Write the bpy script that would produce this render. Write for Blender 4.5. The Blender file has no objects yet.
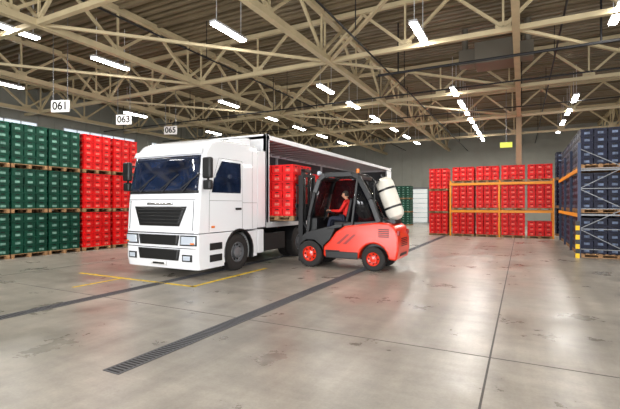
import bpy, bmesh, math, random
from mathutils import Vector, Matrix
random.seed(7)
S=bpy.context.scene
def lin(c):
    return tuple(((v/255)/12.92 if v/255<=0.04045 else ((v/255+0.055)/1.055)**2.4) for v in c)+(1.0,)
def mat(name,rgb,rough=0.5,metal=0.0,noise=0.0,nscale=4.0,emit=0.0,spec=None,bump=0.0,alpha=1.0,coat=0.0):
    m=bpy.data.materials.new(name); m.use_nodes=True
    nt=m.node_tree; b=nt.nodes['Principled BSDF']
    b.inputs['Base Color'].default_value=lin(rgb)
    b.inputs['Roughness'].default_value=rough; b.inputs['Metallic'].default_value=metal
    if spec is not None: b.inputs['Specular IOR Level'].default_value=spec
    if coat: b.inputs['Coat Weight'].default_value=coat; b.inputs['Coat Roughness'].default_value=0.05
    if alpha<1: b.inputs['Alpha'].default_value=alpha
    if emit: 
        b.inputs['Emission Color'].default_value=lin(rgb); b.inputs['Emission Strength'].default_value=emit
    if noise or bump:
        tc=nt.nodes.new('ShaderNodeTexCoord'); n=nt.nodes.new('ShaderNodeTexNoise')
        n.inputs['Scale'].default_value=nscale; n.inputs['Detail'].default_value=5
        nt.links.new(tc.outputs['Object'],n.inputs['Vector'])
        if noise:
            r=nt.nodes.new('ShaderNodeMapRange'); r.inputs[1].default_value=0.3; r.inputs[2].default_value=0.7
            r.inputs[3].default_value=1-noise; r.inputs[4].default_value=1+noise*0.6
            nt.links.new(n.outputs['Fac'],r.inputs[0])
            mx=nt.nodes.new('ShaderNodeVectorMath'); mx.operation='SCALE'
            mx.inputs[0].default_value=lin(rgb)[:3]; nt.links.new(r.outputs[0],mx.inputs['Scale'])
            nt.links.new(mx.outputs[0],b.inputs['Base Color'])
        if bump:
            bp=nt.nodes.new('ShaderNodeBump'); bp.inputs['Strength'].default_value=bump
            nt.links.new(n.outputs['Fac'],bp.inputs['Height']); nt.links.new(bp.outputs[0],b.inputs['Normal'])
    return m
class MB:
    def __init__(s): s.v=[]; s.f=[]; s.m=[]
    def add(s,vs,fs,m=0):
        o=len(s.v); s.v+= [tuple(p) for p in vs]
        for f in fs: s.f.append(tuple(i+o for i in f)); s.m.append(m)
    def box(s,x0,x1,y0,y1,z0,z1,m=0):
        s.add([(x0,y0,z0),(x1,y0,z0),(x1,y1,z0),(x0,y1,z0),(x0,y0,z1),(x1,y0,z1),(x1,y1,z1),(x0,y1,z1)],
        [(0,3,2,1),(4,5,6,7),(0,1,5,4),(1,2,6,5),(2,3,7,6),(3,0,4,7)],m)
    def beam(s,p0,p1,w,h=None,m=0):
        h=h or w; p0=Vector(p0); p1=Vector(p1); d=(p1-p0).normalized()
        up=Vector((0,0,1)) if abs(d.z)<0.95 else Vector((0,1,0))
        a=d.cross(up).normalized()*w/2; b=a.cross(d).normalized()*h/2
        vs=[p+q for p in (p0,p1) for q in (-a-b,a-b,a+b,-a+b)]
        s.add(vs,[(0,1,2,3),(7,6,5,4),(0,4,5,1),(1,5,6,2),(2,6,7,3),(3,7,4,0)],m)
    def cyl(s,p0,p1,r,n=12,m=0,r2=None):
        r2=r if r2 is None else r2
        p0=Vector(p0); p1=Vector(p1); d=(p1-p0).normalized()
        up=Vector((0,0,1)) if abs(d.z)<0.95 else Vector((0,1,0))
        a=d.cross(up).normalized(); b=a.cross(d).normalized()
        vs=[]
        for p,rr in((p0,r),(p1,r2)):
            for i in range(n):
                t=2*math.pi*i/n; vs.append(p+a*math.cos(t)*rr+b*math.sin(t)*rr)
        fs=[(i,(i+1)%n,n+(i+1)%n,n+i) for i in range(n)]+[tuple(range(n))[::-1],tuple(range(n,2*n))]
        s.add(vs,fs,m)
    def path(s,pts,r,n=8,m=0):
        for a,b in zip(pts[:-1],pts[1:]): s.cyl(a,b,r,n,m)
    def lathe(s,prof,c,axis='y',n=32,m=0):
        vs=[];k=len(prof)
        for i in range(n):
            t=2*math.pi*i/n; ct,st=math.cos(t),math.sin(t)
            for r,h in prof:
                if axis=='y': vs.append((c[0]+r*ct,c[1]+h,c[2]+r*st))
                elif axis=='x': vs.append((c[0]+h,c[1]+r*ct,c[2]+r*st))
                else: vs.append((c[0]+r*ct,c[1]+r*st,c[2]+h))
        fs=[]
        for i in range(n):
            j=(i+1)%n
            for q in range(k-1): fs.append((i*k+q,i*k+q+1,j*k+q+1,j*k+q))
        s.add(vs,fs,m)
    def prism(s,pts,axis,a,b,m=0):
        n=len(pts)
        def P(p,h):
            return (h,p[0],p[1]) if axis=='x' else ((p[0],h,p[1]) if axis=='y' else (p[0],p[1],h))
        vs=[P(p,a) for p in pts]+[P(p,b) for p in pts]
        s.add(vs,[tuple(range(n)),tuple(range(n,2*n))[::-1]]+[(i,(i+1)%n,n+(i+1)%n,n+i) for i in range(n)],m)
    def mesh(s,name,mats,smooth=True,ang=35):
        me=bpy.data.meshes.new(name); me.from_pydata(s.v,[],s.f)
        for mm in mats: me.materials.append(mm)
        me.polygons.foreach_set('material_index',s.m)
        bm=bmesh.new(); bm.from_mesh(me); bmesh.ops.recalc_face_normals(bm,faces=bm.faces); bm.to_mesh(me); bm.free()
        if smooth:
            me.polygons.foreach_set('use_smooth',[True]*len(me.polygons)); me.set_sharp_from_angle(angle=math.radians(ang))
        me.update(); return me
    def obj(s,name,mats,parent=None,loc=(0,0,0),bevel=0,seg=2,smooth=True,ang=35,solid=0):
        me=s.mesh(name,mats,smooth,ang); return inst(name,me,parent,loc,bevel,seg,solid)
def inst(name,me,parent=None,loc=(0,0,0),bevel=0,seg=2,solid=0,rz=0):
    o=bpy.data.objects.new(name,me); S.collection.objects.link(o); o.location=loc; o.rotation_euler=(0,0,rz)
    if parent: o.parent=parent
    if solid:
        md=o.modifiers.new('s','SOLIDIFY'); md.thickness=solid; md.offset=0
    if bevel:
        md=o.modifiers.new('b','BEVEL'); md.width=bevel; md.segments=seg; md.limit_method='ANGLE'; md.angle_limit=math.radians(30)
    return o
def empty(name,loc=(0,0,0),rz=0):
    o=bpy.data.objects.new(name,None); S.collection.objects.link(o); o.location=loc; o.rotation_euler=(0,0,rz); return o

# ---------------- materials
M={}
M['white']=mat('truck_white_paint',(238,240,244),0.25,coat=0.6)
M['plastic']=mat('black_plastic',(18,19,21),0.42)
M['rubber']=mat('tyre_rubber',(34,31,30),0.75,noise=0.2,nscale=8)
M['glass']=mat('glass_painted_reflection',(26,38,62),0.05,coat=0.6,noise=0.7,nscale=2.6)  # bluish tone and noise paint cluttered reflections into the glass colour
M['chrome']=mat('chrome',(200,202,205),0.2,metal=0.9)
M['grey']=mat('grey_metal',(120,122,125),0.4,metal=0.5)
M['lgrey']=mat('light_grey_paint',(200,202,204),0.4)
M['rim']=mat('steel_rim_grey',(120,122,126),0.4,metal=0.3)
M['chassis']=mat('chassis_black',(22,22,24),0.6)
M['lens']=mat('headlamp_lens',(190,200,212),0.08,coat=1)
M['amber']=mat('amber_lens',(230,120,20),0.3)
M['redlens']=mat('red_lens',(150,15,12),0.3)
M['fred']=mat('forklift_red_paint',(226,46,12),0.3,coat=0.5)
M['yellow']=mat('yellow_paint',(235,200,30),0.6,noise=0.45,nscale=9)
M['gyellow']=mat('guard_yellow',(235,190,15),0.5)
M['orange']=mat('rack_beam_orange',(240,150,20),0.45)
M['rackblue']=mat('rack_upright_grey',(50,60,84),0.45,metal=0.2)
M['wood']=mat('pallet_wood',(158,120,82),0.8,noise=0.3,nscale=14)
M['labelr']=mat('crate_label_on_red',(232,105,92),0.6,noise=0.6,nscale=9)
M['labelg']=mat('crate_label_on_green',(110,150,136),0.6,noise=0.6,nscale=9)
M['labelb']=mat('crate_label_on_blue',(92,106,132),0.6,noise=0.7,nscale=9)
M['cred']=mat('red_crate_plastic',(222,16,18),0.5,noise=0.25,nscale=3,spec=0.3)
M['cgreen']=mat('green_crate_plastic',(8,64,48),0.5,noise=0.35,nscale=3,spec=0.3)
M['cblue']=mat('navy_crate_plastic',(9,15,42),0.5,noise=0.4,nscale=3,spec=0.3)
M['gap']=mat('crate_hole_dark',(12,10,10),0.8)
M['steel']=mat('roof_steel_beige',(194,178,142),0.5,noise=0.12,nscale=2)
M['colsteel']=mat('column_brown_steel',(128,108,80),0.5,noise=0.12,nscale=2)
M['deck']=mat('roof_deck',(118,104,80),0.5,noise=0.18,nscale=0.6)
M['wall']=mat('wall_panel',(142,143,134),0.7,noise=0.08,nscale=1)
M['sign']=mat('sign_white',(240,240,238),0.5)
M['text']=mat('sign_text_black',(15,15,15),0.5)
M['lamp']=mat('lamp_tube_glow',(255,253,248),0.5,emit=30)
M['door']=mat('door_white_glow',(235,242,242),0.5,emit=0.25)  # emission added so the far door looks brightly lit
M['skin']=mat('skin',(215,160,130),0.55)
M['hair']=mat('hair_dark',(45,32,24),0.7)
M['jacket']=mat('red_jacket',(228,34,28),0.7,noise=0.2,nscale=12)
M['trousers']=mat('navy_trousers',(35,40,58),0.8)
M['seat']=mat('seat_vinyl',(30,30,33),0.55)
M['bottle']=mat('gas_bottle_white',(222,218,206),0.4,noise=0.08,nscale=5)

def floor_mat():
    m=bpy.data.materials.new('polished_concrete'); m.use_nodes=True; nt=m.node_tree; N=nt.nodes; L=nt.links
    b=N['Principled BSDF']; tc=N.new('ShaderNodeTexCoord')
    def noise(sc,det,rot=None,scale=None,dist=0,rgh=0.5,off=0):
        n=N.new('ShaderNodeTexNoise'); n.inputs['Scale'].default_value=sc; n.inputs['Detail'].default_value=det; n.inputs['Distortion'].default_value=dist; n.inputs['Roughness'].default_value=rgh
        mp=N.new('ShaderNodeMapping'); mp.inputs['Location'].default_value=(off,off*0.7,0)
        if scale: mp.inputs['Scale'].default_value=scale
        if rot: mp.inputs['Rotation'].default_value=(0,0,rot)
        L.new(tc.outputs['Object'],mp.inputs[0]); L.new(mp.outputs[0],n.inputs['Vector']); return n
    n1=noise(0.3,6); n2=noise(1.6,9,rgh=0.6); n3=noise(0.5,8,scale=(4,0.3,1),rgh=0.6); n4=noise(35,4); n5=noise(0.5,6,rot=0.5,scale=(0.5,5,1),dist=0.8)
    n6=noise(0.9,10,rgh=0.7,off=7.3); n7=noise(6,8,rgh=0.7,off=3.1)
    r=N.new('ShaderNodeValToRGB'); e=r.color_ramp.elements
    e[0].position=0.3; e[0].color=lin((136,130,121)); e[1].position=0.7; e[1].color=lin((172,164,153))
    L.new(n1.outputs['Fac'],r.inputs[0])
    def mul(colsock,fac,lo,hi,a,bb):
        mr=N.new('ShaderNodeMapRange'); mr.inputs[1].default_value=lo; mr.inputs[2].default_value=hi; mr.inputs[3].default_value=a; mr.inputs[4].default_value=bb
        L.new(fac,mr.inputs[0]); v=N.new('ShaderNodeVectorMath'); v.operation='SCALE'; L.new(colsock,v.inputs[0]); L.new(mr.outputs[0],v.inputs['Scale']); return v.outputs[0]
    c=mul(r.outputs[0],n2.outputs['Fac'],0.3,0.7,0.82,1.1)
    c=mul(c,n3.outputs['Fac'],0.35,0.65,0.82,1.1)
    c=mul(c,n5.outputs['Fac'],0.35,0.6,0.88,1.03)
    c=mul(c,n6.outputs['Fac'],0.34,0.47,0.74,1.0)
    c=mul(c,n7.outputs['Fac'],0.3,0.7,0.9,1.08)
    c=mul(c,n4.outputs['Fac'],0.3,0.7,0.93,1.05)
    L.new(c,b.inputs['Base Color'])
    mr=N.new('ShaderNodeMapRange'); mr.inputs[1].default_value=0.3; mr.inputs[2].default_value=0.7; mr.inputs[3].default_value=0.22; mr.inputs[4].default_value=0.45
    L.new(n6.outputs['Fac'],mr.inputs[0]); L.new(mr.outputs[0],b.inputs['Roughness'])
    bp=N.new('ShaderNodeBump'); bp.inputs['Strength'].default_value=0.05; L.new(n7.outputs['Fac'],bp.inputs['Height']); L.new(bp.outputs[0],b.inputs['Normal'])
    return m
M['floor']=floor_mat()
M['joint']=mat('joint_filler',(82,78,76),0.7)
M['grate']=mat('drain_grate_steel',(84,84,88),0.5,metal=0.3)

# ---------------- room
X0,X1,Y0,Y1,H=-26,13,-9,42,8.8
b=MB(); b.box(X0,X1,Y0,Y1,-0.2,0); b.obj('floor',[M['floor']],smooth=False)
b=MB()
ys=[];y=Y0
while y<Y1:
    ys+=[(y,H+0.16),(y+0.13,H+0.16),(y+0.17,H),(y+0.30,H),(y+0.34,H+0.16)]; y+=0.34
ys=[p for i,p in enumerate(ys) if i==0 or p[0]>ys[i-1][0]+1e-5]
vs=[];fs=[]
for p in ys: vs+=[(X0,p[0],p[1]),(X1,p[0],p[1])]
for i in range(len(ys)-1): fs.append((2*i,2*i+1,2*i+3,2*i+2))
b.add(vs,fs); b.obj('ceiling',[M['deck']],smooth=False)
b=MB(); b.box(X0-0.2,X0,Y0,Y1,0,H+0.2)
for i in range(50): b.box(X0,X0+0.03,Y0+i*1.02,Y0+i*1.02+0.05,0,H)
b.obj('wall_left',[M['wall']],smooth=False)
b=MB(); b.box(X1,X1+0.2,Y0,Y1,0,H+0.2); b.obj('wall_right',[M['wall']],smooth=False)
b=MB(); b.box(X0,X1,Y1,Y1+0.2,0,H+0.2)
for i in range(39): b.box(X0+i,X0+i+0.05,Y1-0.03,Y1,0,H)
b.obj('wall_back',[M['wall']],smooth=False)
b=MB(); b.box(X0,X1,Y0-0.2,Y0,0,H+0.2); b.obj('wall_front',[M['wall']],smooth=False)
b=MB(); b.box(-9.85,-8.35,41.8,41.95,0,3.4,0); 
for k in range(7): b.box(-9.85,-8.35,41.78,41.8,0.05+k*0.48,0.08+k*0.48,1)
b.beam((-9.95,41.85,0),(-9.95,41.85,3.5),0.2,0.2,1); b.beam((-8.25,41.85,0),(-8.25,41.85,3.5),0.2,0.2,1); b.box(-10.05,-8.15,41.75,41.95,3.4,3.6,1)
b.obj('door_1',[M['door'],M['grey']],smooth=False)
mw=mat('window_daylight',(225,238,250),0.3,emit=0.8)
for i,yy in enumerate((2,9,16,23,30)):
    b=MB(); b.box(X0+0.02,X0+0.06,yy,yy+5.4,6.1,6.7,0)
    for k in range(7): b.box(X0+0.02,X0+0.1,yy+k*0.9-0.03,yy+k*0.9+0.03,6.05,6.75,1)
    b.box(X0+0.02,X0+0.1,yy-0.03,yy+5.43,6.03,6.1,1); b.box(X0+0.02,X0+0.1,yy-0.03,yy+5.43,6.7,6.76,1)
    b.obj('window_%d'%(i+1),[mw,M['lgrey']],smooth=False)
b=MB()
for x in (-0.34,-12): b.box(x-0.011,x+0.011,Y0,Y1,0.0,0.003)
for y in (-1.0,5.4): b.box(X0,X1,y-0.006,y+0.006,0.0,0.003)
b.obj('floor_joint',[M['joint']],smooth=False)
def drain(x,ya,yb):
    b=MB(); w=0.115
    b.box(x-w-0.015,x-w+0.015,ya,yb,0.001,0.008,0); b.box(x+w-0.015,x+w+0.015,ya,yb,0.001,0.008,0)
    b.box(x-w+0.015,x+w-0.015,ya,yb,0.0005,0.002,1)
    y=ya
    while y<yb: b.box(x-w+0.015,x+w-0.015,y,y+0.026,0.002,0.007,0); y+=0.055
    b.obj('floor_drain',[M['grate'],M['gap']],smooth=False)
drain(-4.02,3.0,30); drain(-7.55,-2,30)
b=MB(); b.box(-10.6,-6.5,6.95,7.05,0.001,0.004); b.box(-6.64,-6.54,6.95,10.0,0.001,0.004); b.box(-8.95,-8.86,5.7,6.95,0.001,0.004)
b.obj('floor_marking',[M['yellow']],smooth=False)

# ---------------- roof steel
ZB,ZT=7.15,8.68
def truss(axis,c,a0,a1,step,wc=0.2,wd=0.09):
    b=MB()
    def P(a,z): return (c,a,z) if axis=='y' else (a,c,z)
    b.beam(P(a0,ZB),P(a1,ZB),wc,wc); b.beam(P(a0,ZT),P(a1,ZT),wc,wc)
    a=a0
    while a<a1-0.01:
        e=min(a+step,a1); mid=(a+e)/2
        b.beam(P(a,ZT-0.1),P(mid,ZB+0.1),wd); b.beam(P(mid,ZB+0.1),P(e,ZT-0.1),wd)
        b.beam(P(mid,ZB),P(mid,ZT),wd*0.7)
        if axis=='y': b.box(c-0.02,c+0.02,mid-0.22,mid+0.22,ZB,ZB+0.28)
        else: b.box(mid-0.22,mid+0.22,c-0.02,c+0.02,ZB,ZB+0.28)
        a=e
    b.obj('roof_truss',[M['steel']],smooth=False)
for x in (-24.6,-18.6,-12.6,-6.3,-0.15,5.8,11.8): truss('y',x,Y0,Y1,3.4,0.2)
for y in (0.2,7.0,13.8,20.6,27.4,34.2): truss('x',y,X0,X1,3.0,0.15)
b=MB()
for (xa,xb,ya,yb) in ((-12.6,-6.3,7,13.8),(-6.3,-0.15,13.8,20.6),(-0.15,5.8,13.8,20.6),(-12.6,-6.3,20.6,27.4),(-18.6,-12.6,7,13.8),(-18.6,-12.6,13.8,20.6),(-6.3,-0.15,20.6,27.4),(-6.3,-12.6,13.8,20.6),(-0.15,-6.3,7,13.8)):
    b.beam((xa,ya,ZB-0.02),(xb,yb,ZB-0.02),0.09); 
b.obj('roof_brace',[M['steel']],smooth=False)
b=MB()
for y in [Y0+1.7*i for i in range(30)]: b.beam((X0,y,ZT+0.06),(X1,y,ZT+0.06),0.09,0.1)
b.obj('roof_purlin',[M['deck']],smooth=False)
b=MB()
b.path([(-5,15.5,6.9),(3.2,15.5,6.9)],0.05); b.path([(-26,18.9,6.95),(13,18.9,6.95)],0.035); b.path([(-4.6,-9,7.0),(-4.6,42,7.0)],0.03)
b.path([(-26,24.2,7.0),(13,24.2,7.0)],0.03); b.path([(1.1,-9,7.4),(1.1,42,7.4)],0.03); b.path([(-10.6,-9,7.4),(-10.6,42,7.4)],0.03)
b.path([(2.2,15.5,6.9),(2.2,15.5,8.8)],0.03);b.path([(-4.2,15.5,6.9),(-4.2,15.5,8.8)],0.03)
for y in range(-6,42,6):
    b.path([(-4.6,y,7.0),(-4.6,y,8.8)],0.02); b.path([(1.1,y,7.4),(1.1,y,8.8)],0.015); b.path([(-10.6,y,7.4),(-10.6,y,8.8)],0.015)
for x in range(-24,13,6): b.path([(x,18.9,6.95),(x,18.9,8.8)],0.02); b.path([(x,24.2,7),(x,24.2,8.8)],0.02)
b.obj('ceiling_pipe',[M['chassis']])
b=MB(); b.box(-2.2,0.4,17.0,17.6,7.3,7.9); b.box(-1.6,-0.2,16.7,17.9,7.2,8.0); b.cyl((-2.0,17.3,7.9),(-2.0,17.3,8.8),0.12,12); b.cyl((0.2,17.3,7.9),(0.2,17.3,8.8),0.12,12)
b.obj('ventilation_unit',[mat('vent_grey',(104,98,86),0.5)],bevel=0.02)
def column(x,y):
    b=MB(); b.box(x-0.15,x+0.15,y-0.15,y-0.13,0,ZB); b.box(x-0.15,x+0.15,y+0.13,y+0.15,0,ZB); b.box(x-0.012,x+0.012,y-0.13,y+0.13,0,ZB); b.box(x-0.25,x+0.25,y-0.25,y+0.25,0,0.03)
    b.obj('steel_column',[M['colsteel']],smooth=False)
for x in (-24.6,-0.15,11.8): column(x,27.4)
for x in (-24.6,-12.6,-0.15,11.8): column(x,-6)

# lamps
b=MB(); b.box(-0.12,0.12,-0.78,0.78,0.03,0.1,1); b.box(-0.1,0.1,-0.75,0.75,-0.02,0.03,0)
b.cyl((0,-0.6,0.1),(0,-0.6,1.55),0.012,6,1); b.cyl((0,0.6,0.1),(0,0.6,1.55),0.012,6,1)
lampme=b.mesh('ceiling_lamp',[M['lamp'],M['lgrey']])
rows={-13.9:[0,3.5,7.0,10.4,17.5,21.5,25.3,29,33],-8.1:[-4,3.2,10.2,17.3,20.8,24.6,28.8,32.4,36],-2.85:[-1,5.5,12.9,20.5,23.2,25.3,28,30.6,33.2,36.5],2.4:[0,7,14.2,24.6,28,31.5,35],-20.5:[3,10,17,24,31],8:[4,12,20,26,31,35]}
for x,l in rows.items():
    for y in l:
        o=inst('ceiling_lamp',lampme,None,(x,y,7.2))
        la=bpy.data.lights.new('lamp_light','AREA'); la.shape='RECTANGLE'; la.size=0.18; la.size_y=1.5; la.energy=60 if y<7 else 128; la.color=(1,0.965,0.9)
        lo=bpy.data.objects.new('lamp_light',la); S.collection.objects.link(lo); lo.parent=o; lo.location=(0,0,-0.03)
def fill_light(name,loc,rot,w,h,p):  # unseen area lights added as soft fill; the walls have no openings here
    la=bpy.data.lights.new(name,'AREA'); la.shape='RECTANGLE'; la.size=w; la.size_y=h; la.energy=p; la.color=(0.97,0.98,1)
    o=bpy.data.objects.new(name,la); S.collection.objects.link(o); o.location=loc; o.rotation_euler=rot
fill_light('fill_area_light',(-8,Y0+0.1,3),(math.radians(90),0,0),7,5,2100)
fill_light('fill_area_light',(3,Y0+0.1,3),(math.radians(90),0,0),7,5,1500)
fill_light('fill_area_light',(X1-0.1,6,3),(math.radians(90),0,math.radians(90)),9,5,1200)

# ---------------- crates
def stack_mesh(name,mc,ml,tiers=3,nx=3,ny=3,layers=5,tierh=1.56,pal=True):
    b=MB(); cw=0.4
    for t in range(tiers):
        z=t*tierh
        wx,wy=nx*cw,ny*cw
        for k in range(7):
            xx=-wx/2+k*(wx-0.1)/6; b.box(xx,xx+0.1,-wy/2,wy/2,z+0.12,z+0.142,2)
        for k in range(3):
            yy=-wy/2+k*(wy-0.1)/2; b.box(-wx/2,wx/2,yy,yy+0.1,z+0.1,z+0.12,2); b.box(-wx/2,wx/2,yy,yy+0.1,z,z+0.02,2)
            for j in range(3):
                xx=-wx/2+j*(wx-0.14)/2; b.box(xx,xx+0.14,yy,yy+0.1,z+0.02,z+0.1,2)
        lh=(tierh-0.16)/layers
        for l in range(layers):
            zz=z+0.145+l*lh
            for i in range(nx):
                for j in range(ny):
                    if 0<i<nx-1 and 0<j<ny-1 and not(l==layers-1): continue
                    jx=random.uniform(-0.006,0.006); jy=random.uniform(-0.006,0.006)
                    cx=-wx/2+cw*(i+0.5)+jx; cy=-wy/2+cw*(j+0.5)+jy; h=cw/2
                    b.box(cx-h+0.015,cx+h-0.015,cy-h+0.015,cy+h-0.015,zz,zz+lh-0.045,0)
                    b.box(cx-h+0.004,cx+h-0.004,cy-h+0.004,cy+h-0.004,zz+lh-0.045,zz+lh-0.008,0)
                    b.box(cx-h+0.004,cx+h-0.004,cy-h+0.004,cy+h-0.004,zz,zz+0.02,0)
                    b.box(cx-h+0.011,cx+h-0.011,cy-0.08,cy+0.08,zz+0.05,zz+0.13,1); b.box(cx-0.08,cx+0.08,cy-h+0.011,cy+h-0.011,zz+0.05,zz+0.13,1)
                    b.box(cx-h+0.012,cx+h-0.012,cy-0.06,cy+0.06,zz+lh-0.085,zz+lh-0.055,3); b.box(cx-0.06,cx+0.06,cy-h+0.012,cy+h-0.012,zz+lh-0.085,zz+lh-0.055,3)
    return b.mesh(name,[mc,ml,M['wood'],M['gap']],smooth=False)
mg=stack_mesh('green_crate_stack',M['cgreen'],M['labelg'])
mr=stack_mesh('red_crate_stack',M['cred'],M['labelr'])
mr1=stack_mesh('red_crate_pallet',M['cred'],M['labelr'],tiers=1,layers=5,tierh=1.5)
mrload=stack_mesh('red_crate_load',M['cred'],M['labelr'],tiers=1,layers=6,tierh=1.75)
mrt=stack_mesh('red_crate_pallet_low',M['cred'],M['labelr'],tiers=1,layers=3,tierh=0.95)
mb1=stack_mesh('navy_crate_pallet',M['cblue'],M['labelb'],tiers=1,layers=5,tierh=1.4)
mb3=stack_mesh('navy_crate_stack',M['cblue'],M['labelb'],tiers=3,layers=5,tierh=1.65)
for i in range(4):
    for dx in (0,-1.28): inst('green_crate_stack',mg,None,(-16.05+dx,9.6-1.25*i,0))
for i in range(2):
    for dx in (0,-1.28): inst('red_crate_stack',mr,None,(-16.0+dx,10.92+1.34*i,0))
for i in range(3): inst('green_crate_stack',mg,None,(-16.6,22+1.35*i,0))
for i in range(4):
    o=inst('green_crate_stack',mg,None,(-9.3-1.3*i,36.6,0)); o.scale=(1,1,0.75)

def pallet_rack(name,x0,x1,y0,y1,levels,height,alongx=True,bays=3,side=None):
    root=empty(name,((x0+x1)/2,(y0+y1)/2,0)); ox,oy=(x0+x1)/2,(y0+y1)/2
    b=MB()
    if alongx:
        xs=[x0+(x1-x0)*i/bays for i in range(bays+1)]
        for x in xs:
            for y in (y0,y1): b.box(x-0.05-ox,x+0.05-ox,y-0.05-oy,y+0.05-oy,0,height,0)
            z=0.3
            while z<height-0.6: b.beam((x-ox,y0-oy,z),(x-ox,y1-oy,z+0.6),0.035,m=0); z+=0.6
        for z in levels:
            for y in (y0-0.05,y1+0.05): b.box(x0-ox,x1-ox,y-0.03-oy,y+0.03-oy,z-0.13,z,1)
    else:
        yy=[y0+(y1-y0)*i/bays for i in range(bays+1)]
        for y in yy:
            for x in (x0,x1): b.box(x-0.05-ox,x+0.05-ox,y-0.05-oy,y+0.05-oy,0,height,0)
            z=0.3;k=0
            while z<height-0.6:
                a,c=(x0,x1) if k%2 else (x1,x0)
                b.beam((a-ox,y-oy,z),(c-ox,y-oy,z+0.7),0.025,m=2); b.beam((x0-ox,y-oy,z),(x1-ox,y-oy,z),0.025,m=2); z+=0.7;k+=1
        for z in levels:
            for x in (x0-0.05,x1+0.05): b.box(x-0.03-ox,x+0.03-ox,y0-oy,y1-oy,z-0.13,z,1)
            for y in yy: b.beam((x0-ox,y-oy,z-0.06),(x1-ox,y-oy,z-0.06),0.05,m=2)
    b.obj('frame',[M['orange'] if alongx else M['rackblue'],M['orange'],M['grey']],root,smooth=False)
    return root,ox,oy
root,ox,oy=pallet_rack('far_pallet_rack',-3.75,1.5,25.45,26.55,[1.52,3.1],3.25,True,2)
for i in range(4):
    x=-3.05+1.31*i
    inst('red_crate_pallet',mr1,root,(x-ox,26.0-oy,0)) if i!=3 else inst('red_crate_pallet',mrt,root,(x-ox,26.0-oy,0))
    inst('red_crate_pallet',mr1,root,(x-ox,26.0-oy,1.53)).scale=(1,1,0.96)
    inst('red_crate_pallet',mrt,root,(x-ox,26.0-oy,3.11))
o=inst('red_crate_stack',mr,None,(-4.45,26.0,0)); o.scale=(0.9,1,0.86)
inst('navy_crate_stack',mb3,None,(2.4,28.6,0)); inst('navy_crate_stack',mb3,None,(3.8,28.6,0))
for k,(xa,xb) in enumerate(((1.78,3.05),(3.3,4.57))):
    root,ox,oy=pallet_rack('pallet_rack',xa,xb,17.0,24.8,[1.55,3.1],4.0,False,3)
    for j in range(6):
        y=17.0+0.7+j*1.28+ (0.02 if j%2 else 0)
        for z in (0.0,1.56,3.11):
            inst('navy_crate_pallet',mb1,root,((xa+xb)/2-ox,y-oy,z))
b=MB()
for i in range(8): b.box(1.66,1.78,16.82,16.94,i*0.16,i*0.16+0.16,i%2)
b.obj('rack_corner_guard',[M['gyellow'],M['plastic']],smooth=False)

# ---------------- signs
def sign(txt,x,y,z,w,h):
    root=empty('aisle_number_sign',(x,y,z)); b=MB(); b.box(-w/2,w/2,-0.02,0.02,-h/2,h/2,0)
    b.cyl((-w*0.4,0,h/2),(-w*0.4,0,8.8-z),0.012,6,1); b.cyl((w*0.4,0,h/2),(w*0.4,0,8.8-z),0.012,6,1)
    b.obj('board',[M['sign'],M['grey']],root)
    c=bpy.data.curves.new('number','FONT'); c.body=txt; c.size=h*0.95; c.align_x='CENTER'; c.align_y='CENTER'; c.extrude=0.003; c.offset=0.008; c.materials.append(M['text'])
    t=bpy.data.objects.new('number',c); S.collection.objects.link(t); t.parent=root; t.location=(0,-0.026,0); t.rotation_euler=(math.radians(90),0,0)
    root.rotation_euler=(0,0,math.radians(20))
sign('061',-14.6,8.9,5.35,0.7,0.42)
sign('063',-15.2,12.0,5.5,0.7,0.42)
sign('065',-16.2,15.6,5.7,0.7,0.42)
b=MB(); b.box(-0.3,0.3,-0.04,0.04,-0.14,0.14,0); b.cyl((0,0,0.14),(0,0,3.5),0.015,6,1); b.obj('exit_sign',[mat('exit_sign_yellow',(205,215,80),0.5,emit=0.4),M['grey']],None,(-0.75,24.8,5.1))

# ---------------- TRUCK
T=empty('semi_trailer_truck',(-8.325,7.95,0))
HW=1.275; FD=-0.33; CR=0.13
def sh(x):
    t=min(abs(x)/HW,1.0); return 1-(1-t**6)**0.3 if t<1 else 1.0
YF=[(z,y+FD) for z,y in [(0.2,0.06),(0.45,0.0),(1.1,0.0),(1.9,0.05),(2.2,0.09),(3.12,0.28),(3.3,0.36),(3.47,0.50)]]
def yf(z):
    for (a,ya),(c,yc) in zip(YF[:-1],YF[1:]):
        if z<=c: 
            t=max(0,(z-a)/(c-a)); return ya+(yc-ya)*t
    return YF[-1][1]
def loft(prof,hw):
    st=[-1,-0.995,-0.98,-0.95,-0.9,-0.8,-0.5,0,0.5,0.8,0.9,0.95,0.98,0.995,1]
    b=MB(); n=len(prof); vs=[];fs=[]
    for s_ in st:
        q=sh(s_*HW)
        for (y,z,wy,wz) in prof: vs.append((s_*hw,y+CR*q*wy,z-0.12*q*wz))
    for i in range(len(st)-1):
        for j in range(n): k=(j+1)%n; fs.append((i*n+j,i*n+k,(i+1)*n+k,(i+1)*n+j))
    fs.append(tuple(range(n))[::-1]); fs.append(tuple((len(st)-1)*n+i for i in range(n)))
    b.add(vs,fs); return b
prof=[(yf(z),z,1,0) for z in (1.13,1.5,1.9,2.2,2.5,2.8,3.12)]+[(0.36+FD,3.3,1,0.2),(0.50+FD,3.47,0.9,0.6),(0.75+FD,3.58,0.5,1),(1.5,3.62,0,1),(2.25,3.62,0,1),(2.25,1.13,0,0)]
loft(prof,HW).obj('cab_shell',[M['white']],T,ang=40,bevel=0.02)
prof=[(yf(z),z,1,0) for z in (0.22,0.45,0.8,1.11)]+[(0.72,1.11,0,0),(0.72,0.22,0,0)]
loft(prof,HW).obj('bumper',[M['white']],T,ang=40,bevel=0.02)
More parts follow.
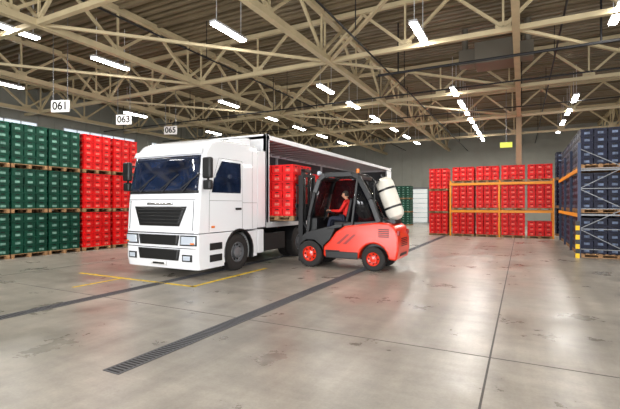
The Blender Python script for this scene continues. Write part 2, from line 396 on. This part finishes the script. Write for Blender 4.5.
def patch(name,m,z0,z1,xa,xb,xa1=None,xb1=None,off=0.015,th=0.02,nx=14,nz=8,curve=0):
    xa1=xa if xa1 is None else xa1; xb1=xb if xb1 is None else xb1
    vs=[];fs=[]
    for i in range(nz+1):
        t=i/nz; 
        for j in range(nx+1):
            s_=j/nx; l=xa+(xa1-xa)*t; r=xb+(xb1-xb)*t; x=l+(r-l)*s_
            z=z0+(z1-z0)*t - curve*(abs(2*s_-1)**3)*(t)
            vs.append((x,yf(z)+CR*sh(x)-off,z))
    for i in range(nz):
        for j in range(nx): a=i*(nx+1)+j; fs.append((a,a+1,a+nx+2,a+nx+1))
    b=MB(); b.add(vs,fs); return b.obj(name,[m],T,solid=th,ang=60)
patch('windscreen',M['glass'],2.2,3.1,-1.21,1.21,-1.16,1.16,nx=30)
patch('scuttle',M['plastic'],2.13,2.2,-1.23,1.23,off=0.012,nx=30)
patch('sun_visor',M['white'],3.13,3.26,-1.2,1.2,off=0.08,th=0.03,nx=30)
patch('upper_grille',M['plastic'],1.30,1.80,-0.70,0.70,-0.92,0.92)
for k in range(5): patch('grille_bar',M['chassis'],1.36+k*0.085,1.39+k*0.085,-0.70-k*0.035,0.70+k*0.035,off=0.035,nz=1)
patch('badge',M['chrome'],1.84,1.9,-0.45,0.45,off=0.02,nz=1)
patch('middle_grille',M['plastic'],0.82,1.08,-0.66,0.66,-0.72,0.72)
patch('lower_grille',M['plastic'],0.44,0.72,-0.68,0.68,-0.74,0.74)
patch('bumper_seam',M['chassis'],1.11,1.135,-1.26,1.26,off=0.003,nx=30,nz=1)
patch('bumper_crease',M['chassis'],0.745,0.76,-1.22,1.22,off=0.004,nx=30,nz=1)
patch('seam_upper',M['chassis'],1.975,1.985,-1.24,1.24,off=0.006,nx=30,nz=1)
patch('license_plate',M['sign'],0.3,0.4,-0.26,0.26,off=0.03,nz=1)
patch('license_text',M['text'],0.325,0.375,-0.2,0.2,off=0.042,nz=1,th=0.003)
for s_ in (-1,1):
    patch('headlamp_housing',M['plastic'],0.82,1.08,s_*0.74,s_*1.24,s_*0.76,s_*1.24,off=0.012)
    patch('headlamp',M['lens'],0.85,1.05,s_*0.78,s_*1.22,s_*0.8,s_*1.22,off=0.03)
    patch('indicator',M['amber'],0.86,0.9,s_*1.1,s_*1.2,off=0.045,nz=1)
    patch('fog_lamp_housing',M['plastic'],0.43,0.6,s_*0.82,s_*1.12,off=0.015)
    patch('fog_lamp',M['lens'],0.46,0.57,s_*0.86,s_*1.07,off=0.03)
    patch('air_vane',M['grey'],1.2,1.95,s_*1.12,s_*1.13,off=0.006,nx=2)
b=MB()
for x in (-0.75,0.05,0.75):
    b.beam((x,yf(2.15)-0.05,2.15),(x+0.3,yf(2.5)-0.04,2.5),0.02); b.beam((x-0.05,yf(2.25)-0.04,2.25),(x+0.5,yf(2.62)-0.04,2.62),0.025)
b.obj('wiper',[M['chassis']],T)
def arch(cy,cz,r,a0,a1,n=12): return [(cy+r*math.cos(math.radians(a0+(a1-a0)*i/n)),cz+r*math.sin(math.radians(a0+(a1-a0)*i/n))) for i in range(n+1)]
AX=1.38
for s_ in (-1,1):
    xo=s_*HW; xi=s_*(HW-0.45)
    b=MB(); pts=[(0.70,1.11),(0.70,0.3),(0.76,0.3)]+arch(AX,0.52,0.6,200,-20,14)+[(2.25,0.32),(2.25,1.11)]
    b.prism(pts,'x',min(xo,xi),max(xo,xi)); b.obj('wheel_fender',[M['white']],T,bevel=0.015)
    b=MB(); pts=arch(AX,0.52,0.66,200,-20,14)+arch(AX,0.52,0.595,-20,200,14); b.prism(pts,'x',min(xo-s_*0.1,xo+s_*0.03),max(xo-s_*0.1,xo+s_*0.03)); b.obj('arch_trim',[M['plastic']],T,bevel=0.01)
    b=MB(); xs=xo+s_*0.006
    def plate(pts,m,t=0.012): b.prism(pts,'x',min(xs-s_*t,xs+s_*t),max(xs-s_*t,xs+s_*t),m)
    plate([(0.22,2.16),(1.42,2.16),(1.44,2.35),(1.42,3.0),(0.62,3.0),(0.3,2.5)],0)
    def seam(p,q): b.beam((xs-s_*0.004,p[0],p[1]),(xs-s_*0.004,q[0],q[1]),0.008,0.008,1)
    for p,q in (((0.12,1.15),(0.14,2.15)),((0.14,2.15),(0.5,3.07)),((0.5,3.07),(1.5,3.07)),((1.5,3.07),(1.52,1.15)),((1.52,1.9),(2.24,1.9)),((0.14,1.95),(1.5,1.95)),((2.0,1.15),(2.0,3.4))): seam(p,q)
    b.box(min(xs,xs+s_*0.03),max(xs,xs+s_*0.03),1.2,1.44,1.7,1.76,1)
    b.box(min(xs,xs+s_*0.015),max(xs,xs+s_*0.015),0.14,0.62,0.38,0.56,1); b.box(min(xs,xs+s_*0.015),max(xs,xs+s_*0.015),0.14,0.62,0.68,0.86,1)
    b.box(min(xs,xs+s_*0.02),max(xs,xs+s_*0.02),0.2,0.32,1.25,1.3,2)
    b.obj('door_details',[M['glass'],M['chassis'],M['amber']],T,bevel=0.004,seg=1)
    b=MB(); mx=s_*(HW+0.17); my=-0.25
    b.box(mx-0.13,mx+0.13,my+0.06,my+0.2,2.5,3.02,0); b.box(mx-0.12,mx+0.12,my+0.07,my+0.2,2.22,2.46,0)
    b.obj('mirror_housing',[M['plastic']],T,bevel=0.04,seg=3)
    b=MB(); b.beam((s_*(HW-0.05),0.25,2.9),(mx,my+0.15,2.92),0.04); b.beam((s_*(HW-0.03),0.2,2.25),(mx,my+0.15,2.28),0.04); b.beam((mx,my+0.15,2.24),(mx,my+0.15,2.95),0.04)
    b.box(mx-0.1,mx+0.1,my+0.198,my+0.206,2.54,2.98,1); b.box(mx-0.1,mx+0.1,my+0.198,my+0.206,2.25,2.43,1)
    b.obj('mirror_arm',[M['plastic'],M['chrome']],T)
    b=MB(); b.prism([(2.28,1.15),(2.71,1.15),(2.71,3.5),(2.28,3.45)],'x',min(xo,xo-s_*0.05),max(xo,xo-s_*0.05)); b.obj('side_deflector',[M['white']],T,bevel=0.02)
    b=MB(); b.box(min(xo,xo-s_*0.4),max(xo,xo-s_*0.4),2.3,2.62,0.38,1.1); b.obj('battery_box',[M['white'] ],T,bevel=0.03)
b=MB(); b.prism([(1.3,3.55),(2.3,3.6),(2.3,3.86),(2.1,3.84),(1.7,3.74)],'x',-1.0,1.0); b.obj('roof_deflector',[M['white']],T,bevel=0.05,seg=3)
def wheel_mesh(name,r,w,mt,mh,rim=0.56,dish=0.08,holes=10):
    b=MB(); h=w/2
    b.lathe([(r*rim,-h*0.9),(r*0.75,-h),(r*0.93,-h*0.95),(r,-h*0.75),(r,h*0.75),(r*0.93,h*0.95),(r*0.75,h),(r*rim,h*0.9)],(0,0,0),'x',48,0)
    b.lathe([(r*rim,h*0.9),(r*rim*0.96,h*0.95),(r*rim*0.9,h-dish),(r*0.33,h-dish*1.4),(r*0.3,h-dish*0.3),(r*0.16,h*0.98),(0.0,h)],(0,0,0),'x',36,1)
    b.lathe([(r*rim,-h*0.9),(r*0.2,-h*0.6),(0,-h*0.6)],(0,0,0),'x',36,1)
    for i in range(holes):
        t=2*math.pi*i/holes; y,z=r*0.42*math.cos(t),r*0.42*math.sin(t)
        b.cyl((h-dish*1.5,y,z),(h-dish*0.9,y,z),r*0.06,8,2)
        t+=0.3; y,z=r*0.25*math.cos(t),r*0.25*math.sin(t); b.cyl((h-dish*0.6,y,z),(h,y,z),r*0.025,6,3)
    for i in range(36):
        t=2*math.pi*i/36; b.beam((-h*0.8,r*1.004*math.cos(t),r*1.004*math.sin(t)),(h*0.8,r*1.004*math.cos(t+0.06),r*1.004*math.sin(t+0.06)),0.03,0.016,0)
    return b.mesh(name,[mt,mh,M['gap'],M['grey']],ang=40)
tw=wheel_mesh('truck_wheel',0.51,0.32,M['rubber'],M['rim'])
for y in (AX,4.98,11.6,12.9,14.2):
    for s_ in (-1,1):
        inst('wheel',tw,T,(s_*(HW-0.2),y,0.515),rz=0 if s_>0 else math.pi)
        if y==4.98: inst('wheel_inner',tw,T,(s_*(HW-0.56),y,0.515),rz=0 if s_>0 else math.pi)
b=MB()
b.box(-0.45,-0.3,0.9,6.2,0.7,1.0); b.box(0.3,0.45,0.9,6.2,0.7,1.0)
b.box(-0.45,-0.33,5.5,16.3,0.85,1.15); b.box(0.33,0.45,5.5,16.3,0.85,1.15)
for y in (AX,4.98,11.6,12.9,14.2): b.cyl((-1,y,0.515),(1,y,0.515),0.09,12)
b.box(-0.8,0.8,0.7,2.2,0.45,1.1)
b.box(0.5,1.2,2.75,4.0,0.4,0.95); b.box(-1.2,-0.5,2.75,4.0,0.4,0.95)
b.prism(arch(4.98,0.52,0.62,170,10,10)+arch(4.98,0.52,0.58,10,170,10),'x',0.55,1.25); b.prism(arch(4.98,0.52,0.62,170,10,10)+arch(4.98,0.52,0.58,10,170,10),'x',-1.25,-0.55)
b.cyl((0,4.6,1.0),(0,4.6,1.15),0.45,20)
b.box(0.9,1.1,7.6,7.75,0.05,1.1); b.box(-1.1,-0.9,7.6,7.75,0.05,1.1)
b.box(1.15,1.22,8.2,10.6,0.45,0.55); b.box(1.15,1.22,8.2,10.6,0.75,0.85)
for y in (8.3,9.4,10.5): b.box(1.13,1.18,y,y+0.06,0.45,1.1)
b.obj('chassis',[M['chassis']],T,bevel=0.01,seg=1)
b=MB(); TE=16.5
b.box(-HW,HW,2.75,TE,1.15,1.28,1)
b.box(HW-0.02,HW+0.012,2.75,TE,1.13,1.3,3)
b.box(-HW,HW,2.75,2.88,1.15,4.0,0)
b.box(HW-0.12,HW,2.75,2.93,1.15,4.05,0)
b.box(HW-0.1,HW,2.75,TE,3.88,4.02,0); b.box(-HW,-HW+0.1,2.75,TE,3.88,4.02,0)
b.box(-HW,HW,2.75,2.85,3.9,4.05,0); b.box(-HW,HW,TE-0.1,TE,3.85,4.05,0)
b.box(HW-0.12,HW,TE-0.12,TE,1.15,3.9,0); b.box(-HW,-HW+0.12,TE-0.12,TE,1.15,3.9,0)
y=3.3
while y<TE-0.3: b.box(-HW+0.1,HW-0.1,y,y+0.05,3.92,3.97,2); y+=0.6
b.box(-HW+0.05,HW-0.05,2.8,TE,4.02,4.04,4)
b.box(-HW,-HW+0.02,2.9,TE-0.1,1.25,3.9,5)
b.box(-HW+0.1,HW-0.1,TE-0.04,TE,1.25,3.9,5)
for y in (7.3,11.8): b.box(-HW+0.02,-HW+0.1,y,y+0.1,1.28,3.9,2)
tm=mat('tarpaulin_roof',(165,168,170),0.6)
b.obj('trailer_body',[M['white'],mat('trailer_floor_wood',(90,70,52),0.7,noise=0.2),M['lgrey'],M['lgrey'],tm,mat('tarpaulin_side',(74,76,80),0.6)],T,bevel=0.006,seg=1)
b=MB(); vs=[];fs=[];n=60
for i in range(n+1):
    t=i/n; y=TE-0.15-t*0.7; x=HW-0.06+0.07*math.sin(t*60)
    vs+=[(x,y,1.2),(x,y,3.9)]
for i in range(n): fs.append((2*i,2*i+1,2*i+3,2*i+2))
b.add(vs,fs); b.obj('bunched_curtain',[M['lgrey']],T,solid=0.01)
for y,x in ((3.75,-0.6),(5.0,-0.6),(6.25,-0.6),(5.0,0.62),(6.25,0.62),(7.5,-0.6),(7.5,0.62),(8.75,-0.6),(8.75,0.62),(10,-0.6),(10,0.62)): inst('loaded_crates',mrload,T,(x,y,1.29))

# ---------------- FORKLIFT  (local +x = forward)
FX,FY=-5.6,11.5
F=empty('forklift',(FX,FY,0),math.pi)
bp_=[(-0.42,0.36),(-0.42,0.62),(-0.62,0.8),(-0.82,1.06),(-1.1,1.24),(-1.6,1.3),(-2.1,1.36),(-2.38,1.34),(-2.56,1.22),(-2.64,0.95),(-2.66,0.6),(-2.6,0.32)]+[(-1.95-0.42*math.cos(math.radians(a)),0.34+0.42*math.sin(math.radians(a))) for a in range(0,181,15)]+[(-1.5,0.3),(-0.5,0.3)]
b=MB(); b.prism(bp_,'y',-0.63,0.63); b.obj('counterweight_body',[M['fred']],F,bevel=0.05,seg=4,ang=40)
b=MB(); b.box(-2.3,-0.3,-0.4,0.4,0.28,0.8); b.box(-1.5,-0.5,-0.645,0.645,0.3,0.5); b.box(-0.95,-0.5,-0.66,0.66,0.48,0.53)
b.prism([(0.3,0.25),(0.3,0.8),(0.22,1.0),(0.0,1.06),(-0.42,0.9),(-0.62,0.72),(-0.42,0.4),(-0.35,0.3)],'y',-0.4,0.4)
fp=[(0.4,0.5),(0.36,0.76),(0.2,0.98),(-0.1,1.1),(-0.5,1.16),(-0.8,1.14),(-0.66,0.84),(-0.45,0.66),(-0.42,0.5),(-0.36,0.64),(-0.15,0.8),(0.13,0.8),(0.3,0.68),(0.33,0.5)]
b.prism(fp,'y',0.4,0.66); b.prism(fp,'y',-0.66,-0.4)
b.box(-2.64,-2.55,-0.35,0.35,0.42,0.6)
b.prism([(-1.0,1.2),(-1.0,1.32),(-2.2,1.42),(-2.35,1.35)],'y',-0.5,0.5)
b.obj('chassis_black',[M['plastic']],F,bevel=0.02,seg=2)
b=MB(); 
for s_ in (-1,1):
    ya,yb=sorted((s_*0.628,s_*0.636))
    b.prism([(-0.95,0.72),(-1.25,1.0),(-1.17,1.0),(-0.85,0.72)],'y',ya,yb,0)
    b.prism([(-1.15,0.72),(-1.45,1.0),(-1.37,1.0),(-1.05,0.72)],'y',ya,yb,0)
    for k in range(5): b.box(-2.4,-2.1,ya,yb,0.95+k*0.05,0.975+k*0.05,1)
for k in range(5): b.box(-2.668,-2.655,-0.3,0.3,0.7+k*0.05,0.72+k*0.05,1)
b.obj('decals',[M['redlens'],M['chassis']],F)
b=MB()
for s_ in (-1,1):
    b.box(-2.66,-2.6,s_*0.5-0.06,s_*0.5+0.06,1.0,1.14,0)
b.obj('tail_lamp',[M['redlens']],F,bevel=0.01)
fw=wheel_mesh('forklift_front_wheel',0.385,0.28,M['rubber'],M['fred'],0.58,0.06,8)
rw=wheel_mesh('forklift_rear_wheel',0.33,0.24,M['rubber'],M['fred'],0.58,0.05,8)
for s_ in (-1,1):
    inst('front_wheel',fw,F,(0,s_*0.56,0.39),rz=math.pi/2 if s_>0 else -math.pi/2)
    inst('rear_wheel',rw,F,(-1.95,s_*0.54,0.335),rz=math.pi/2 if s_>0 else -math.pi/2)
b=MB()
for s_ in (-1,1):
    y=s_*0.56
    pts=[(0.12,y,0.85),(0.05,y,1.5),(-0.12,y,2.2),(-0.26,y*0.95,2.6),(-0.45,y*0.93,2.72),(-1.3,y*0.93,2.72),(-1.5,y*0.95,2.62),(-1.85,y,2.0),(-2.1,y,1.35)]
    for p,q in zip(pts[:-1],pts[1:]): b.beam(p,q,0.1,0.14)
    b.beam((-1.3,y,1.25),(-1.47,y*0.95,2.66),0.07,0.07)
    b.beam((-0.1,y,1.05),(-1.0,y,1.25),0.06,0.1)
for x in (-0.45,-0.6,-0.75,-0.9,-1.05,-1.2,-1.35): b.beam((x,-0.52,2.73),(x,0.52,2.73),0.06,0.08)
for z,x in ((2.62,-0.3),(2.62,-1.5),(1.4,-2.08),(1.0,0.1)): b.beam((x,-0.56,z),(x,0.56,z),0.09,0.12)
b.box(-0.15,0.1,-0.5,0.5,0.95,1.45)
b.obj('overhead_guard',[M['plastic']],F,bevel=0.015)
mglass=mat('smoked_glass',(16,18,22),0.05,alpha=0.82)
b=MB(); b.add([(0.06,-0.52,1.45),(0.06,0.52,1.45),(-0.28,0.5,2.6),(-0.28,-0.5,2.6)],[(0,1,2,3)])
b.add([(-1.52,-0.5,2.6),(-1.52,0.5,2.6),(-2.08,0.52,1.45),(-2.08,-0.52,1.45)],[(0,1,2,3)])
for y in (-0.56,0.56): b.add([(-1.3,y,1.35),(-2.05,y,1.4),(-1.5,y*0.97,2.6),(-1.45,y*0.97,2.6)],[(0,1,2,3)])
b.add([(0.03,-0.56,1.1),(-1.28,-0.56,1.3),(-1.45,-0.53,2.62),(-0.28,-0.53,2.62)],[(0,1,2,3)])
b.obj('cab_glass',[mglass],F,solid=0.008)
SX=0.16
b=MB(); b.box(-1.25+SX,-0.75+SX,-0.25,0.25,1.2,1.34); b.prism([(-1.2+SX,1.3),(-1.35+SX,2.0),(-1.27+SX,2.05),(-1.1+SX,1.34)],'y',-0.24,0.24); b.obj('seat',[M['seat']],F,bevel=0.04,seg=3)
b=MB()
c=Vector((-0.5+SX,0,1.66)); n=18; ring=[]
for i in range(n+1):
    t=2*math.pi*i/n; ring.append(c+Vector((0.17*math.cos(t)*0.85,0.17*math.sin(t),0.17*math.cos(t)*0.5)))
b.path(ring,0.014,8); b.cyl(c,(-0.1,0,1.3),0.025,8); b.beam(ring[0],ring[9],0.02); b.obj('steering_wheel',[M['plastic']],F)
b=MB()
for s_ in (-1,1):
    b.lathe([(0,0.02),(0.07,0.02),(0.075,-0.02),(0.05,-0.07),(0,-0.08)],(-0.22,s_*0.5,2.78),'x',16,0)
b.cyl((-1.4,0.35,2.76),(-1.4,0.35,2.88),0.05,12,1)
b.obj('work_lamps',[M['lens'],M['amber']],F)
b=MB()
for s_ in (-1,1):
    y=s_*0.38
    b.box(0.36,0.52,y-0.05,y+0.05,0.12,2.75,0); b.box(0.4,0.5,y-0.12*s_-0.04,y-0.12*s_+0.04,0.2,2.95,1)
    b.cyl((0.42,s_*0.2,0.3),(0.42,s_*0.2,1.8),0.045,12,0); b.cyl((0.42,s_*0.2,1.8),(0.42,s_*0.2,2.85),0.028,12,2)
    b.box(0.44,0.47,s_*0.1-0.02,s_*0.1+0.02,0.6,2.85,1)
    b.cyl((0.0,s_*0.3,0.7),(0.38,s_*0.36,1.3),0.04,10,0)
for z in (0.2,0.9,2.7): b.box(0.36,0.42,-0.42,0.42,z,z+0.1,0)
b.box(0.4,0.48,-0.3,0.3,2.86,2.96,1); b.box(0.4,0.48,-0.3,0.3,0.6,0.68,1)
b.path([(0.36,0.05,2.7),(0.3,0.05,2.2),(0.3,0.08,1.2),(0.1,0.1,0.9)],0.018,8,0); b.path([(0.36,-0.05,2.7),(0.28,-0.05,2.2),(0.3,-0.08,1.2),(0.1,-0.1,0.9)],0.018,8,0)
b.obj('mast',[M['chassis'],M['plastic'],M['chrome']],F,bevel=0.008,seg=1)
b=MB()
b.box(0.52,0.56,-0.55,0.55,1.35,1.47,0); b.box(0.52,0.56,-0.55,0.55,1.75,1.87,0)
for y in (-0.5,-0.25,0,0.25,0.5): b.box(0.52,0.545,y-0.02,y+0.02,1.35,2.45,0)
b.box(0.52,0.55,-0.52,0.52,2.42,2.47,0)
for s_ in (-1,1): b.box(0.56,0.6,s_*0.28-0.06,s_*0.28+0.06,1.33,1.85,0); b.box(0.56,1.78,s_*0.28-0.06,s_*0.28+0.06,1.33,1.37,0)
b.obj('fork_carriage',[M['chassis']],F,bevel=0.006,seg=1)
inst('lifted_crates',mrload,F,(1.2,0,1.375-0.02))
b=MB(); 
b.lathe([(0.0,-0.64),(0.12,-0.62),(0.22,-0.54),(0.25,-0.42),(0.25,0.42),(0.22,0.54),(0.12,0.62),(0.0,0.64)],(0,0,0),'z',28,0)
b.lathe([(0.257,-0.3),(0.257,-0.24)],(0,0,0),'z',28,1); b.lathe([(0.257,0.24),(0.257,0.3)],(0,0,0),'z',28,1)
b.cyl((0,0,0.62),(0,0,0.74),0.05,10,1)
o=b.obj('gas_bottle',[M['bottle'],M['plastic']],F,(-2.26,0.05,2.02)); o.rotation_euler=(0,math.radians(20),0)
b=MB(); b.path([(-2.02,0.3,2.55),(-1.9,0.4,2.35),(-1.92,0.42,1.9),(-2.05,0.42,1.5),(-2.3,0.4,1.35)],0.03); b.box(-2.5,-2.2,-0.3,0.35,1.32,1.42); b.obj('hose',[M['plastic']],F)

# ---------------- driver
P=empty('forklift_driver',(FX,FY,0),math.pi)
def skin_obj(name,verts,edges,radii,m,parent,sub=2,root=0):
    me=bpy.data.meshes.new(name); me.from_pydata(verts,edges,[]); me.materials.append(m)
    o=bpy.data.objects.new(name,me); S.collection.objects.link(o); o.parent=parent
    md=o.modifiers.new('skin','SKIN'); md.use_smooth_shade=True
    if not me.skin_vertices: 
        bm=bmesh.new(); bm.from_mesh(me); bm.verts.layers.skin.verify(); bm.to_mesh(me); bm.free()
    for i,r in enumerate(radii):
        sv=me.skin_vertices[0].data[i]; sv.radius=(r,r) if not isinstance(r,tuple) else r; sv.use_root=(i==root)
    s=o.modifiers.new('sub','SUBSURF'); s.levels=sub; s.render_levels=sub; return o
dx=-1.05+SX
V=[(dx,0,1.46),(dx-0.03,0,1.62),(dx-0.05,0,1.8),(dx-0.04,0,1.93),(dx-0.01,0,2.02)]
E=[(0,1),(1,2),(2,3),(3,4)]; R=[(0.15,0.13),(0.14,0.11),(0.17,0.12),(0.1,0.08),(0.055,0.055)]
for s_ in (-1,1):
    i=len(V); V+=[(dx-0.04,s_*0.18,1.88),(dx+0.08,s_*0.25,1.66),(dx+0.36,s_*0.19,1.66),(dx+0.42,s_*0.175,1.67)]
    E+=[(3,i),(i,i+1),(i+1,i+2),(i+2,i+3)]; R+=[0.07,0.052,0.038,0.034]
skin_obj('jacket',V,E,R,M['jacket'],P)
V=[(dx,0,1.45)];E=[];R=[(0.15,0.12)]
for s_ in (-1,1):
    i=len(V); V+=[(dx+0.08,s_*0.1,1.43),(dx+0.45,s_*0.14,1.44),(dx+0.55,s_*0.14,1.05)]; E+=[(0,i),(i,i+1),(i+1,i+2)]; R+=[0.09,0.066,0.048]
skin_obj('trousers',V,E,R,M['trousers'],P)
for s_ in (-1,1):
    skin_obj('shoe',[(dx+0.52,s_*0.14,0.98),(dx+0.62,s_*0.14,0.95),(dx+0.74,s_*0.15,0.94)],[(0,1),(1,2)],[0.05,0.045,0.035],M['plastic'],P,1)
    hx,hy,hz=dx+0.43,s_*0.172,1.67
    V=[(hx,hy,hz),(hx+0.05,hy-s_*0.005,hz+0.012),(hx+0.085,hy-s_*0.005,hz+0.012)];E=[(0,1),(1,2)];R=[(0.024,0.02),(0.036,0.016),(0.034,0.014)]
    skin_obj('palm',V,E,R,M['skin'],P,1)
    for k,(o_,l) in enumerate(((-0.027,0.9),(-0.009,1.05),(0.009,1.0),(0.027,0.8))):
        bx,by,bz=hx+0.08,hy+o_,hz+0.014
        skin_obj('finger_%d'%(k+1),[(bx,by,bz),(bx+0.035*l,by,bz+0.002),(bx+0.05*l,by,bz-0.025*l),(bx+0.035*l,by,bz-0.042*l)],[(0,1),(1,2),(2,3)],[0.009,0.0085,0.008,0.007],M['skin'],P,1)
    skin_obj('thumb',[(hx+0.03,hy-s_*0.028,hz),(hx+0.065,hy-s_*0.048,hz-0.012),(hx+0.09,hy-s_*0.042,hz-0.028)],[(0,1),(1,2)],[0.011,0.0095,0.008],M['skin'],P,1)
skin_obj('neck',[(dx-0.03,0,1.95),(dx-0.01,0,2.06)],[(0,1)],[0.055,0.05],M['skin'],P,1)
bm=bmesh.new(); bmesh.ops.create_uvsphere(bm,u_segments=28,v_segments=20,radius=1)
for v in bm.verts:
    x,y,z=v.co; X=x*0.098;Y=y*0.076;Z=z*0.118
    if z<0: Y*=1-0.28*(-z); X*=(1-0.12*(-z)) 
    if x>0.3 and z<-0.1: X+=0.006
    if x>0.8 and abs(y)<0.25 and -0.35<z<0.05: X+=0.022*(1-abs(y)/0.25)
    if x>0.7 and 0.0<z<0.2 and 0.2<abs(y)<0.55: X-=0.006
    v.co=(X,Y,Z)
me=bpy.data.meshes.new('head'); bm.to_mesh(me); bm.free(); me.materials.append(M['skin'])
me.polygons.foreach_set('use_smooth',[True]*len(me.polygons))
inst('head',me,P,(dx+0.02,0,2.14))
bm=bmesh.new(); bmesh.ops.create_uvsphere(bm,u_segments=24,v_segments=16,radius=1)
for v in bm.verts:
    x,y,z=v.co
    v.co=(x*0.103-0.006,y*0.082,z*0.124+0.004)
bmesh.ops.delete(bm,geom=[v for v in bm.verts if (v.co.z<0.035 and v.co.x>0.0) or v.co.z<-0.045 or (v.co.x>0.07 and v.co.z<0.06)],context='VERTS')
me=bpy.data.meshes.new('hair'); bm.to_mesh(me); bm.free(); me.materials.append(M['hair'])
inst('hair',me,P,(dx+0.02,0,2.14),solid=0.006)
b=MB()
for s_ in (-1,1):
    b.lathe([(0.011,-0.003),(0.009,0.004),(0,0.006)],(dx+0.107,s_*0.03,2.15),'x',10,0)
    b.lathe([(0.0,-0.012),(0.02,-0.006),(0.026,0.0),(0.018,0.006),(0,0.006)],(dx+0.01,s_*0.076,2.135),'y',12,1)
b.box(dx+0.105,dx+0.112,-0.025,0.025,2.078,2.085,2)
b.obj('face_details',[M['text'],M['skin'],mat('lips',(150,80,75),0.5)],P)

# ---------------- world, camera, colour
w=bpy.data.worlds.new('World'); S.world=w; w.use_nodes=True
w.node_tree.nodes['Background'].inputs[0].default_value=(0.8,0.88,1,1); w.node_tree.nodes['Background'].inputs[1].default_value=0.5
cam=bpy.data.cameras.new('camera'); cam.sensor_width=36; cam.lens=410/620*36; cam.clip_end=200
co=bpy.data.objects.new('camera',cam); S.collection.objects.link(co); co.location=(0,0,1.85); co.rotation_euler=(math.radians(90),0,math.radians(27.3))
S.camera=co
S.view_settings.view_transform='Standard'
